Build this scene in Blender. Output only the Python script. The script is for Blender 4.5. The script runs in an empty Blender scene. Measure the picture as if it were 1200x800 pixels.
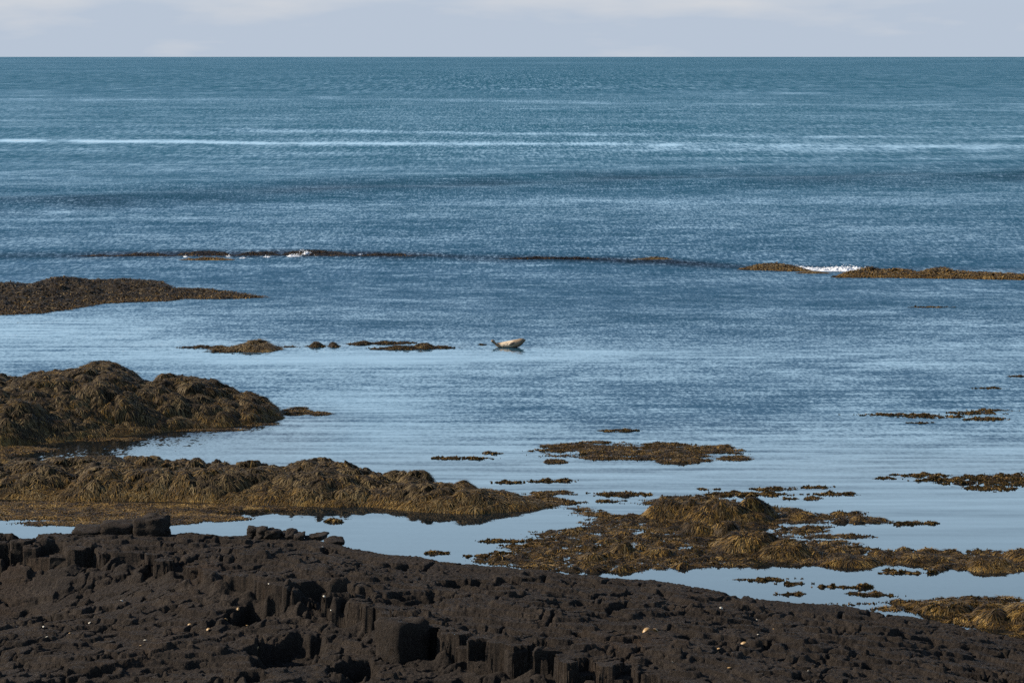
import bpy, math, random
import numpy as np
from mathutils import Vector, Matrix

# ------------------------------------------------------------------ camera, sky, sun, exposure
SC = bpy.context.scene
COL = SC.collection
H_CAM = 12.0
F = 100.0 / 36.0 * 1200.0            # focal length in pixels of the 1200 px wide photograph
PITCH = math.atan((400 - 66.2) / F)
cam_d = bpy.data.cameras.new('camera')
cam_d.lens = 100.0; cam_d.sensor_width = 36.0
cam_d.clip_start = 0.5; cam_d.clip_end = 200000.0
cam = bpy.data.objects.new('camera', cam_d)
cam.location = (0, 0, H_CAM); cam.rotation_euler = (math.pi / 2 - PITCH, 0, 0)
COL.objects.link(cam); SC.camera = cam

SUN_AZ = math.radians(-83.0)         # from +Y (straight out to sea), clockwise seen from above
SUN_EL = math.radians(30.0)
sd_ = bpy.data.lights.new('sun', 'SUN'); sd_.energy = 5.0; sd_.angle = math.radians(0.5)
sd_.color = (1.0, 0.9, 0.76)
sun = bpy.data.objects.new('sun', sd_); COL.objects.link(sun)
_d = Vector((math.sin(SUN_AZ) * math.cos(SUN_EL), math.cos(SUN_AZ) * math.cos(SUN_EL), math.sin(SUN_EL)))
sun.rotation_euler = _d.to_track_quat('Z', 'Y').to_euler()
sun.location = (-60, 60, 60)

W = bpy.data.worlds.new('World'); SC.world = W; W.use_nodes = True
nt = W.node_tree; nt.nodes.clear()
def nd(t, typ, **kw):
    n = t.nodes.new(typ)
    for k, v in kw.items():
        if k == 'ins':
            for i, val in v.items(): n.inputs[i].default_value = val
        else: setattr(n, k, v)
    return n
out = nd(nt, 'ShaderNodeOutputWorld')
bg = nd(nt, 'ShaderNodeBackground', ins={'Strength': 0.10})
sky = nd(nt, 'ShaderNodeTexSky', sky_type='NISHITA', sun_disc=False)
sky.sun_elevation = SUN_EL; sky.sun_rotation = SUN_AZ
sky.altitude = 0; sky.air_density = 1.0; sky.dust_density = 0.4; sky.ozone_density = 2.0
tc = nd(nt, 'ShaderNodeTexCoord')
sep = nd(nt, 'ShaderNodeSeparateXYZ'); nt.links.new(tc.outputs['Generated'], sep.inputs[0])
# a grey-lavender cloud bank lies all round the horizon and thins upwards
bank = nd(nt, 'ShaderNodeMapRange', interpolation_type='SMOOTHSTEP', ins={1: 0.015, 2: 0.085, 3: 0.96, 4: 0.0})
nt.links.new(sep.outputs['Z'], bank.inputs[0])
mp = nd(nt, 'ShaderNodeMapping'); mp.inputs['Scale'].default_value = (14, 14, 70)
nt.links.new(tc.outputs['Generated'], mp.inputs[0])
cn = nd(nt, 'ShaderNodeTexNoise', ins={'Scale': 1.0, 'Detail': 4.0, 'Roughness': 0.5})
nt.links.new(mp.outputs[0], cn.inputs['Vector'])
cr = nd(nt, 'ShaderNodeValToRGB')
cr.color_ramp.elements[0].position = 0.46; cr.color_ramp.elements[0].color = (3.15, 3.6, 4.3, 1)
cr.color_ramp.elements[1].position = 0.78; cr.color_ramp.elements[1].color = (4.5, 4.5, 4.6, 1)
cl = nd(nt, 'ShaderNodeMapRange', interpolation_type='SMOOTHSTEP', ins={1: 0.004, 2: 0.024, 3: -0.12, 4: 0.10}); nt.links.new(sep.outputs['Z'], cl.inputs[0])
ca = nd(nt, 'ShaderNodeMath', operation='ADD'); nt.links.new(cn.outputs['Fac'], ca.inputs[0]); nt.links.new(cl.outputs[0], ca.inputs[1])
nt.links.new(ca.outputs[0], cr.inputs[0])
mx = nd(nt, 'ShaderNodeMix', data_type='RGBA')
nt.links.new(bank.outputs[0], mx.inputs['Factor']); nt.links.new(sky.outputs[0], mx.inputs['A']); nt.links.new(cr.outputs[0], mx.inputs['B'])
# higher up, thin bright veil cloud that fades into clear blue
veil = nd(nt, 'ShaderNodeMapRange', interpolation_type='SMOOTHSTEP', ins={1: 0.15, 2: 0.32, 3: 0.9, 4: 0.0})
nt.links.new(sep.outputs['Z'], veil.inputs[0])
vm = nd(nt, 'ShaderNodeMix', data_type='RGBA'); nt.links.new(veil.outputs[0], vm.inputs['Factor']); nt.links.new(sky.outputs[0], vm.inputs['A']); vm.inputs['B'].default_value = (4.8, 6.9, 8.8, 1)
nt.links.new(vm.outputs['Result'], mx.inputs['A'])
nt.links.new(mx.outputs['Result'], bg.inputs['Color']); nt.links.new(bg.outputs[0], out.inputs[0])

SC.cycles.use_denoising = False
vs = SC.view_settings
vs.view_transform = 'Standard'; vs.look = 'None'; vs.exposure = 0.58; vs.gamma = 1.0; vs.use_curve_mapping = False

# ------------------------------------------------------------------ helpers
RNG = np.random.default_rng(7)
random.seed(7)
CP, SP = math.cos(PITCH), math.sin(PITCH)

def at(px, py, z=0.0):
    """world point at height z seen at photo pixel (px, py); arrays welcome"""
    u = (np.asarray(px, float) - 600) / F; v = (400 - np.asarray(py, float)) / F
    dy = CP + v * SP; dz = -SP + v * CP
    t = (z - H_CAM) / dz
    return u * t, dy * t
def slope(py):
    v = (400 - np.asarray(py, float)) / F
    return -(-SP + v * CP) / (CP + v * SP)
def project(x, Y, z):
    dep = Y * CP + (H_CAM - z) * SP
    up = Y * SP - (H_CAM - z) * CP
    return 600 + F * x / dep, 400 - F * up / dep

_P = RNG.permutation(4096)
_G = RNG.random((4096, 2)) * 2 - 1
_G /= np.linalg.norm(_G, axis=1)[:, None]
def noise(x, y, seed=0):
    x = np.asarray(x, float) + seed * 37.31; y = np.asarray(y, float) + seed * 91.7
    xi = np.floor(x).astype(np.int64); yi = np.floor(y).astype(np.int64)
    xf = x - xi; yf = y - yi
    u = xf * xf * xf * (xf * (xf * 6 - 15) + 10); v = yf * yf * yf * (yf * (yf * 6 - 15) + 10)
    def g(i, j, dx, dy):
        h = _P[(_P[i & 4095] + j) & 4095]
        return _G[h, 0] * dx + _G[h, 1] * dy
    a = g(xi, yi, xf, yf); b = g(xi + 1, yi, xf - 1, yf)
    c = g(xi, yi + 1, xf, yf - 1); d = g(xi + 1, yi + 1, xf - 1, yf - 1)
    return 1.5 * ((a + u * (b - a)) * (1 - v) + (c + u * (d - c)) * v)
def fbm(x, y, oct=4, seed=0, rough=0.5, kind=''):
    s = 0; a = 1; tot = 0
    for o in range(oct):
        n = noise(x * 2 ** o, y * 2 ** o, seed + o * 3)
        if kind == 'billow': n = np.abs(n) * 2 - 0.5
        if kind == 'ridge': n = 0.5 - np.abs(n) * 2
        s = s + a * n; tot += a; a *= rough
    return s / tot
_WJ = RNG.random((4096, 2)) * .8 + .1
def domes(x, y, seed=0):
    """rounded boulders packed side by side: 1 on a top, 0 in the creases"""
    x = np.asarray(x, float) + seed * 17.3; y = np.asarray(y, float) + seed * 29.1
    xi = np.floor(x).astype(np.int64); yi = np.floor(y).astype(np.int64)
    f1 = np.full(x.shape, 9.0); hh = np.zeros(x.shape)
    for i in (-1, 0, 1):
        for j in (-1, 0, 1):
            h = _P[(_P[(xi + i) & 4095] + yi + j) & 4095]
            r = .75 + .5 * _WJ[(h * 7) & 4095, 0]
            d = np.hypot(x - xi - i - _WJ[h, 0], y - yi - j - _WJ[h, 1]) / r
            m = d < f1; f1 = np.where(m, d, f1); hh = np.where(m, _WJ[(h * 13) & 4095, 1], hh)
    return np.sqrt(np.clip(1 - (f1 / .95) ** 2, 0, 1)) * (.55 + .6 * hh)
def sstep(a, b, x):
    t = np.clip((x - a) / (b - a), 0, 1); return t * t * (3 - 2 * t)

def mesh_obj(name, V, Fq, mat, parent=None, smooth=True, attrs=None, loc=None):
    """V (n,3), Fq (m,3|4) int array, or list of faces"""
    me = bpy.data.meshes.new(name)
    V = np.asarray(V, np.float32)
    if isinstance(Fq, np.ndarray):
        k = Fq.shape[1]; m = len(Fq)
        me.vertices.add(len(V)); me.vertices.foreach_set('co', V.ravel())
        me.loops.add(m * k); me.loops.foreach_set('vertex_index', Fq.astype(np.int32).ravel())
        me.polygons.add(m); me.polygons.foreach_set('loop_start', np.arange(0, m * k, k, dtype=np.int32))
        me.update(calc_edges=True)
    else:
        me.from_pydata(V.tolist(), [], Fq)
    me.polygons.foreach_set('use_smooth', np.full(len(me.polygons), smooth))
    for k, v in (attrs or {}).items():
        a = me.attributes.new(k, 'FLOAT', 'POINT'); a.data.foreach_set('value', np.asarray(v, np.float32))
    me.update(); me.validate()
    if mat: me.materials.append(mat)
    o = bpy.data.objects.new(name, me); COL.objects.link(o)
    if loc is not None: o.location = loc
    if parent: o.parent = parent
    return o
def grid_faces(nr, nc):
    i = np.arange(nr * nc).reshape(nr, nc)
    return np.stack([i[:-1, :-1].ravel(), i[:-1, 1:].ravel(), i[1:, 1:].ravel(), i[1:, :-1].ravel()], 1)
def tag(o, label=None, cat=None, group=None, kind=None):
    for k, v in (('label', label), ('category', cat), ('group', group), ('kind', kind)):
        if v: o[k] = v
    return o
def empty(name, loc):
    o = bpy.data.objects.new(name, None); o.location = loc; COL.objects.link(o); return o

# ------------------------------------------------------------------ materials
def new_mat(name):
    m = bpy.data.materials.new(name); m.use_nodes = True
    t = m.node_tree; b = t.nodes['Principled BSDF']
    return m, t, b
def ramp(t, stops):
    r = nd(t, 'ShaderNodeValToRGB')
    e = r.color_ramp.elements
    while len(e) < len(stops): e.new(0.5)
    for k, (p, c) in zip(e, stops): k.position = p; k.color = (*c, 1)
    return r
def objnoise(t, scale, detail=4, rough=0.55, vec=None):
    n = nd(t, 'ShaderNodeTexNoise', ins={'Scale': scale, 'Detail': detail, 'Roughness': rough})
    if vec is None:
        g = nd(t, 'ShaderNodeNewGeometry'); vec = g.outputs['Position']
    t.links.new(vec, n.inputs['Vector']); return n

def make_rock():
    m, t, b = new_mat('basalt')
    n1 = objnoise(t, 1.1, 6, 0.65); n2 = objnoise(t, 14, 5, 0.7); n3 = objnoise(t, 0.33, 3)
    r = ramp(t, [(0.3, (0.012, 0.0092, 0.0072)), (0.52, (0.031, 0.0235, 0.0178)), (0.72, (0.064, 0.0485, 0.0355))])
    mix = nd(t, 'ShaderNodeMix', ins={0: 0.55}); t.links.new(n1.outputs[0], mix.inputs[2]); t.links.new(n2.outputs[0], mix.inputs[3])
    t.links.new(mix.outputs[0], r.inputs[0])
    n4 = objnoise(t, 45, 4, 0.8)
    # rusty brown weathering patches
    w = nd(t, 'ShaderNodeMapRange', ins={1: 0.58, 2: 0.75, 3: 0.0, 4: 0.5}); t.links.new(n3.outputs[0], w.inputs[0])
    mc = nd(t, 'ShaderNodeMix', data_type='RGBA'); t.links.new(w.outputs[0], mc.inputs['Factor'])
    t.links.new(r.outputs[0], mc.inputs['A']); mc.inputs['B'].default_value = (0.05, 0.031, 0.019, 1)
    # gritty grain and a scatter of pale lichen and barnacle specks
    gr_ = nd(t, 'ShaderNodeMapRange', ins={1: 0.32, 2: 0.68, 3: 0.45, 4: 1.55}); t.links.new(n4.outputs[0], gr_.inputs[0])
    mg_ = nd(t, 'ShaderNodeVectorMath', operation='SCALE'); t.links.new(mc.outputs['Result'], mg_.inputs[0]); t.links.new(gr_.outputs[0], mg_.inputs['Scale'])
    n5 = objnoise(t, 17, 4, 0.75); n6 = objnoise(t, 0.8, 3)
    l1 = nd(t, 'ShaderNodeMapRange', ins={1: 0.66, 2: 0.72}); t.links.new(n5.outputs[0], l1.inputs[0])
    l2 = nd(t, 'ShaderNodeMapRange', ins={1: 0.5, 2: 0.65}); t.links.new(n6.outputs[0], l2.inputs[0])
    l3 = nd(t, 'ShaderNodeMath', operation='MULTIPLY'); t.links.new(l1.outputs[0], l3.inputs[0]); t.links.new(l2.outputs[0], l3.inputs[1])
    ml_ = nd(t, 'ShaderNodeMix', data_type='RGBA'); t.links.new(l3.outputs[0], ml_.inputs['Factor']); t.links.new(mg_.outputs[0], ml_.inputs['A']); ml_.inputs['B'].default_value = (0.10, 0.085, 0.065, 1)
    t.links.new(ml_.outputs['Result'], b.inputs['Base Color'])
    b.inputs['Roughness'].default_value = 0.9; b.inputs['Specular IOR Level'].default_value = 0.12
    bn = objnoise(t, 10, 8, 0.78)
    bp = nd(t, 'ShaderNodeBump', ins={'Strength': 1.0, 'Distance': 0.10})
    t.links.new(bn.outputs[0], bp.inputs['Height']); t.links.new(bp.outputs[0], b.inputs['Normal'])
    return m
def make_weed(name, stops, rough=0.6):
    m, t, b = new_mat(name)
    a = nd(t, 'ShaderNodeAttribute', attribute_name='tint')
    r = ramp(t, stops); t.links.new(a.outputs['Fac'], r.inputs[0])
    t.links.new(r.outputs[0], b.inputs['Base Color'])
    b.inputs['Roughness'].default_value = rough; b.inputs['Specular IOR Level'].default_value = 0.14
    return m
def make_under():
    m, t, b = new_mat('weed_mass')
    n1 = objnoise(t, 3.0, 5, 0.65); n2 = objnoise(t, 22, 4, 0.6)
    mix = nd(t, 'ShaderNodeMix', ins={0: 0.5}); t.links.new(n1.outputs[0], mix.inputs[2]); t.links.new(n2.outputs[0], mix.inputs[3])
    r = ramp(t, [(0.35, (0.009, 0.0065, 0.004)), (0.6, (0.03, 0.02, 0.010))])
    t.links.new(mix.outputs[0], r.inputs[0]); t.links.new(r.outputs[0], b.inputs['Base Color'])
    b.inputs['Roughness'].default_value = 0.8; b.inputs['Specular IOR Level'].default_value = 0.1
    bp = nd(t, 'ShaderNodeBump', ins={'Strength': 0.8, 'Distance': 0.05})
    t.links.new(n2.outputs[0], bp.inputs['Height']); t.links.new(bp.outputs[0], b.inputs['Normal'])
    return m
ROCK = make_rock()
UNDER = make_under()
WEED = make_weed('wrack_fronds', [(0.0, (0.010, 0.007, 0.005)), (0.45, (0.041, 0.0275, 0.0125)), (0.75, (0.108, 0.072, 0.029)), (1.0, (0.20, 0.14, 0.062))])
GOLD = make_weed('golden_fronds', [(0.0, (0.015, 0.010, 0.005)), (0.4, (0.064, 0.036, 0.009)), (0.75, (0.165, 0.092, 0.019)), (1.0, (0.30, 0.19, 0.06))])

def make_water():
    m, t, b = new_mat('sea_water')
    g = nd(t, 'ShaderNodeNewGeometry')
    a = nd(t, 'ShaderNodeAttribute', attribute_name='ruffle')
    def scaled(sx, sy, off=0):
        mpn = nd(t, 'ShaderNodeMapping'); mpn.inputs['Scale'].default_value = (sx, sy, 1); mpn.inputs['Location'].default_value = (off, off * 2, 0)
        t.links.new(g.outputs['Position'], mpn.inputs[0]); return mpn.outputs[0]
    def slopevec(vec, detail, rough, ampx, ampy):
        n = nd(t, 'ShaderNodeTexNoise', ins={'Scale': 1.0, 'Detail': detail, 'Roughness': rough}); t.links.new(vec, n.inputs['Vector'])
        s = nd(t, 'ShaderNodeVectorMath', operation='SUBTRACT'); t.links.new(n.outputs['Color'], s.inputs[0]); s.inputs[1].default_value = (0.5, 0.5, 0.5)
        k = nd(t, 'ShaderNodeVectorMath', operation='MULTIPLY'); t.links.new(s.outputs[0], k.inputs[0]); k.inputs[1].default_value = (ampx, ampy, 0)
        return k.outputs[0]
    big = slopevec(scaled(0.05, 0.09), 4, 0.75, 0.15, 0.25)      # long seas
    mid = slopevec(scaled(0.5, 0.8, 5), 5, 0.75, 0.3, 0.42)      # chop
    spz = nd(t, 'ShaderNodeSeparateXYZ'); t.links.new(g.outputs['Position'], spz.inputs[0])
    def zone(a0, a1, b0, b1):                                       # ripples lengthen with the fetch, away from the shore
        r1 = nd(t, 'ShaderNodeMapRange', ins={1: a0, 2: a1}); t.links.new(spz.outputs['Y'], r1.inputs[0])
        r2 = nd(t, 'ShaderNodeMapRange', ins={1: b0, 2: b1, 3: 1, 4: 0}); t.links.new(spz.outputs['Y'], r2.inputs[0])
        mm = nd(t, 'ShaderNodeMath', operation='MULTIPLY'); t.links.new(r1.outputs[0], mm.inputs[0]); t.links.new(r2.outputs[0], mm.inputs[1]); return mm.outputs[0]
    fa = slopevec(scaled(9.0, 3.6, 9), 2, 0.6, 0.28, 0.57)
    fb = slopevec(scaled(6.5, 1.0, 19), 2, 0.6, 0.28, 0.57)
    fc = slopevec(scaled(3.2, 0.2, 29), 2, 0.6, 0.26, 0.52)
    fd = slopevec(scaled(1.2, 0.026, 39), 2, 0.6, 0.26, 0.52)
    def mulz(p, fac):
        n = nd(t, 'ShaderNodeVectorMath', operation='SCALE'); t.links.new(p, n.inputs[0]); t.links.new(fac, n.inputs['Scale']); return n.outputs[0]
    def addz(p, q):
        n = nd(t, 'ShaderNodeVectorMath', operation='ADD'); t.links.new(p, n.inputs[0]); t.links.new(q, n.inputs[1]); return n.outputs[0]
    fine = addz(addz(mulz(fa, zone(0, 1, 130, 170)), mulz(fb, zone(130, 170, 260, 360))), addz(mulz(fc, zone(260, 360, 800, 1100)), mulz(fd, zone(800, 1100, 90000, 99000))))
    calm = slopevec(scaled(0.22, 1.7, 13), 2, 0.5, 0.014, 0.075)  # slow ripples on the sheltered water
    def add(p, q):
        n = nd(t, 'ShaderNodeVectorMath', operation='ADD'); t.links.new(p, n.inputs[0]); t.links.new(q, n.inputs[1]); return n.outputs[0]
    def mul(p, fac):
        n = nd(t, 'ShaderNodeVectorMath', operation='SCALE'); t.links.new(p, n.inputs[0]); t.links.new(fac, n.inputs['Scale']); return n.outputs[0]
    # wavelets running in to the shore are steeper on their shoreward faces
    lean = nd(t, 'ShaderNodeVectorMath', operation='ADD'); t.links.new(add(add(big, mid), fine), lean.inputs[0]); lean.inputs[1].default_value = (0, -0.15, 0)
    ruff = mul(lean.outputs[0], a.outputs['Fac'])
    al = nd(t, 'ShaderNodeAttribute', attribute_name='lap')
    tot = add(ruff, mul(calm, al.outputs['Fac']))
    sepn = nd(t, 'ShaderNodeVectorMath', operation='ADD'); t.links.new(tot, sepn.inputs[0]); t.links.new(g.outputs['Normal'], sepn.inputs[1])
    nn = nd(t, 'ShaderNodeVectorMath', operation='NORMALIZE'); t.links.new(sepn.outputs[0], nn.inputs[0])
    t.links.new(nn.outputs[0], b.inputs['Normal'])
    # water body colour: greener and paler offshore, dark blue inshore
    sp = nd(t, 'ShaderNodeSeparateXYZ'); t.links.new(g.outputs['Position'], sp.inputs[0])
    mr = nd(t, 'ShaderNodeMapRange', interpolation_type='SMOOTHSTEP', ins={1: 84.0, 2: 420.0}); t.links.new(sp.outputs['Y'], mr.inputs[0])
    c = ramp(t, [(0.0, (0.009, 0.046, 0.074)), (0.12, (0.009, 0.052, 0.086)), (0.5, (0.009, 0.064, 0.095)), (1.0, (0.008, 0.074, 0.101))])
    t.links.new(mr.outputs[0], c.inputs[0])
    # darkened body colour: weedy shoals, mound reflections painted in, and a band offshore
    sh = nd(t, 'ShaderNodeAttribute', attribute_name='body_dark')
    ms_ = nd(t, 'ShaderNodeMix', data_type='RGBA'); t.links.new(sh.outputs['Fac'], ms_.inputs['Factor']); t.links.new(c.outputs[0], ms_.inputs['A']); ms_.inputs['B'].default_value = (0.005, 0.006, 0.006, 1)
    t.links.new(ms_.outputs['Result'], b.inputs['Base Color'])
    b.inputs['IOR'].default_value = 1.333
    rr = nd(t, 'ShaderNodeMapRange', ins={1: 0.0, 2: 1.0, 3: 0.02, 4: 0.25}); t.links.new(a.outputs['Fac'], rr.inputs[0])
    t.links.new(rr.outputs[0], b.inputs['Roughness'])
    return m

# ------------------------------------------------------------------ the sea
def build_sea():
    py = [67.0]
    while py[-1] < 640: py.append(py[-1] + (0.5 if 284 < py[-1] < 316 else 1.2 if py[-1] > 80 else 0.8))
    py = np.array(py)
    Y = at(600, py)[1]
    Y = np.concatenate([[60000.0], Y, np.linspace(Y[-1] - 1, 15, 22)])
    u = np.concatenate([[-2.5, -1.2, -.6, -.35], np.linspace(-0.24, 0.24, 321), [.35, .6, 1.2, 2.5]])
    X = Y[:, None] * u[None, :]; YY = np.repeat(Y[:, None], len(u), 1)
    PX, PY = project(X, YY, 0.0)
    PX = np.clip(PX, -250, 1450)
    Z = np.zeros_like(X)
    # swell humping up over the outer shoal (dark seaward face)
    cl = np.interp(PX, [-200, 100, 250, 370, 480, 560, 640, 760, 830, 900, 1300], [300, 297.5, 297, 297, 300, 302, 303.5, 305, 310, 314, 318])
    amp = np.interp(PX, [-200, 0, 90, 160, 300, 420, 500, 560, 620, 700, 770, 810, 850, 900, 1300], [.02, .05, .08, .13, .14, .13, .1, .06, .08, .1, .12, .1, .08, .06, .0])
    Yc = at(600, cl)[1] + 0.6 * noise(X / 9, X * 0 + 3.3) 
    dY = YY - Yc
    amp = amp * np.clip(.75 + .9 * fbm(PX / 130, PX * 0 + 8.8, 3, 2), .25, 1.4)
    Z += amp * np.exp(-(np.where(dY < 0, dY / 1.7, dY / 3.6)) ** 2)
    Z += amp * 0.45 * np.exp(-((dY + 5.5 + noise(X / 11, X * 0 + 9)) / 1.6) ** 2) * (noise(X / 14, X * 0 + 1) > -0.1)
    # offshore swell lines
    for p0, p1, a, wd in ((238, 206, .55, 9), (222, 190, .35, 8), (150, 146, .45, 22), (128, 124, .5, 30), (262, 258, .12, 4)):
        yl = at(600, p0 + (p1 - p0) * PX / 1200 + 3 * noise(PX / 160, PX * 0 + p0))[1]
        Z += a * np.exp(-((YY - yl) / wd) ** 2) * (0.75 + 0.5 * noise(PX / 220, PX * 0 + p0 + 5))
    # ruffle: how strongly the wind has roughened each stretch
    R = np.interp(PY, [66, 90, 150, 200, 240, 330, 370, 395, 402, 420, 432, 455, 490, 505, 525, 560, 600, 650],
                      [1.25, 1.2, 1.05, .95, 1.0, .9, .78, .62, .46, .36, .42, .46, .40, .28, .15, .07, .02, .01])
    # streaks and slicks, long and narrow on the water (world metres)
    lx = np.log(np.maximum(YY, 20)) * 14
    st = fbm(PX / 420, lx * 1.2, 4, 21, .6)
    patch = fbm(PX / 160, lx * 2.2, 4, 31, .6)
    off = sstep(620, 470, PY)
    R = R * (1 + off * (0.40 * st + 0.38 * patch))
    # sheltered bay behind the left-hand islet is calmer, with soft waves
    bay = np.exp(-((PX - 40) / 230) ** 2 - ((PY - 385) / 26) ** 2); R *= 1 - 0.62 * bay
    bay2 = np.exp(-((PX - 430) / 260) ** 2 - ((PY - 421) / 9) ** 2); R *= 1 - 0.75 * bay2
    bay3 = np.exp(-((PX - 760) / 240) ** 2 - ((PY - 412) / 4) ** 2); R *= 1 - 0.5 * bay3
    bay4 = np.exp(-((PX - 420) / 130) ** 2 - ((PY - 485) / 40) ** 2); R *= 1 - 0.55 * bay4
    bay5 = np.exp(-((PX - 1100) / 160) ** 2 - ((PY - 487) / 8) ** 2); R *= 1 - 0.5 * bay5
    # thin glassy lines offshore
    def line(pts, w, k):
        nonlocal R
        yl = np.interp(PX, [p[0] for p in pts], [p[1] for p in pts]) + 0.8 * noise(PX / 90, PX * 0 + k * 7)
        kk = np.interp(PX, [p[0] for p in pts], [p[2] for p in pts])
        R = R * (1 - np.clip(kk * (0.8 + 0.6 * noise(PX / 45, PX * 0 + k)), 0, .95) * np.exp(-((PY - yl) / w) ** 2))
    line([(-200, 164, .95), (150, 165.5, .95), (330, 168, .85), (500, 168.5, .7), (700, 168.5, .75), (900, 170, .5), (1400, 173, .3)], 2.0, 1)
    line([(-200, 150, 0), (200, 153, .2), (400, 154, .5), (620, 157, .5), (900, 160, .45), (1200, 160, .5), (1400, 161, .4)], 1.6, 2)
    line([(500, 170, 0), (800, 172, .25), (1000, 174, .42), (1400, 176, .42)], 5.0, 3)
    line([(-200, 117, .3), (200, 117, .35), (380, 115, .38), (560, 118, .45), (720, 121, .4), (900, 124, .35), (1400, 124, .3)], 2.0, 4)
    line([(-200, 106, 0), (560, 108, .1), (650, 104, .4), (760, 99, .4), (860, 100, .1), (1400, 106, .1)], 1.2, 5)
    line([(-200, 110, 0), (780, 110, 0), (860, 110, .45), (940, 109, .4), (1010, 110, 0), (1400, 110, 0)], 1.2, 6)
    line([(-200, 254, .4), (100, 247, .4), (500, 240, .25), (800, 235, .25), (1400, 232, .15)], 5.0, 7)
    # darker ruffled tongues
    def gust(pts, w, k):
        nonlocal R
        yl = np.interp(PX, [p[0] for p in pts], [p[1] for p in pts]); kk = np.interp(PX, [p[0] for p in pts], [p[2] for p in pts])
        R = R * (1 + kk * np.exp(-((PY - yl) / w) ** 2))
    gust([(-200, 245, .3), (0, 240, .4), (300, 225, .45), (600, 213, .45), (1000, 210, .4), (1400, 205, .4)], 9, 1)
    gust([(-200, 299, .3), (150, 298.5, 1.3), (480, 299, 1.4), (580, 302, .6), (640, 303, 1.2), (800, 306, 1.1), (880, 312, .4), (1000, 312, .1), (1400, 318, 0)], 4.2, 4)
    gust([(-200, 90, .25), (1400, 90, .25)], 18, 2)
    gust([(-200, 460, .1), (500, 470, .1), (700, 470, .18), (1000, 468, .2), (1400, 465, .2)], 14, 3)
    R = np.clip(R, 0.004, 1.5)
    body_dark = np.interp(PY, [480, 520, 545, 700], [0, .45, .9, 1.0])
    body_dark = np.maximum(body_dark, sstep(470, 330, PX) * np.interp(PY, [470, 492, 700], [0, 1, 1]))  # paints the mounds' dark reflection into the water colour, over shallow bottom
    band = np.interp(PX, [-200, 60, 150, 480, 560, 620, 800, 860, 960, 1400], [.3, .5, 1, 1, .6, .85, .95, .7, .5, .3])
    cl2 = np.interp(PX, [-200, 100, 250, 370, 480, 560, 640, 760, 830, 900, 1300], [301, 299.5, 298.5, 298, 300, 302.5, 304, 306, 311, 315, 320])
    body_dark = np.maximum(body_dark, band * np.exp(-((PY - cl2 + 1.5 * noise(PX / 60, PX * 0 + 4)) / (3.6 + 1.5 * noise(PX / 90, PX * 0 + 6))) ** 2))
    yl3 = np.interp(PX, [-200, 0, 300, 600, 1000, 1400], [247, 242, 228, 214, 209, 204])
    body_dark = np.maximum(body_dark, .55 * np.exp(-((PY - yl3) / 9) ** 2) * (.7 + .8 * noise(PX / 150, PY / 12, 3)))  # darker band across the offshore water
    body_dark = np.maximum(body_dark, .5 * np.exp(-((PX - 360) / 200) ** 2 - ((PY - 404) / 3.5) ** 2))
    body_dark = np.clip(body_dark, 0, 1)
    lap = np.interp(PY, [380, 450, 500, 560, 600, 640, 670], [1.4, 2.0, 2.4, 2.0, 1.2, .25, .08])
    lap *= 1 - 0.85 * np.exp(-((PX - 520) / 190) ** 2 - ((PY - 622) / 26) ** 2)
    lap *= 1 - .75 * sstep(380, 240, PX) * sstep(484, 500, PY)
    lap += 1.3 * bay
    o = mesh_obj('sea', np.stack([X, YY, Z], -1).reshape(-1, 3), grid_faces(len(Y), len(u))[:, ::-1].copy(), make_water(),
                 attrs={'ruffle': R.ravel(), 'lap': lap.ravel(), 'body_dark': body_dark.ravel()})
    # faces wound so that normals look up
    if o.data.polygons[1000].normal.z < 0: o.data.flip_normals()
    tag(o, 'blue sea from the weedy rock pools out to the horizon', kind='structure')
    return o
build_sea()

# ------------------------------------------------------------------ seaweed helpers
def ribbons(name, P, D, N, L, Wd, lift, tint, mat, parent):
    n = len(P)
    S = np.cross(D, N); S /= np.linalg.norm(S, axis=1)[:, None] + 1e-9
    prof = ((0.0, 0.0, 1.0), (0.5, 1.0, 0.95), (1.0, 0.15, 0.25))
    V = np.empty((n, 6, 3)); T = np.empty((n, 6))
    for k, (s, h, w) in enumerate(prof):
        c = P + D * (L * s)[:, None] + N * (lift * h)[:, None]
        V[:, 2 * k] = c - S * (Wd * w * 0.5)[:, None]; V[:, 2 * k + 1] = c + S * (Wd * w * 0.5)[:, None]
        T[:, 2 * k] = T[:, 2 * k + 1] = tint + 0.10 * (s - 0.3)
    b = (np.arange(n) * 6)[:, None, None]
    q = np.array([[0, 1, 3, 2], [2, 3, 5, 4]])[None]
    o = mesh_obj(name, V.reshape(-1, 3), (b + q).reshape(-1, 4), mat, parent, smooth=True, attrs={'tint': np.clip(T, 0, 1).ravel()})
    o['kind'] = 'stuff'
    return o
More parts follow.
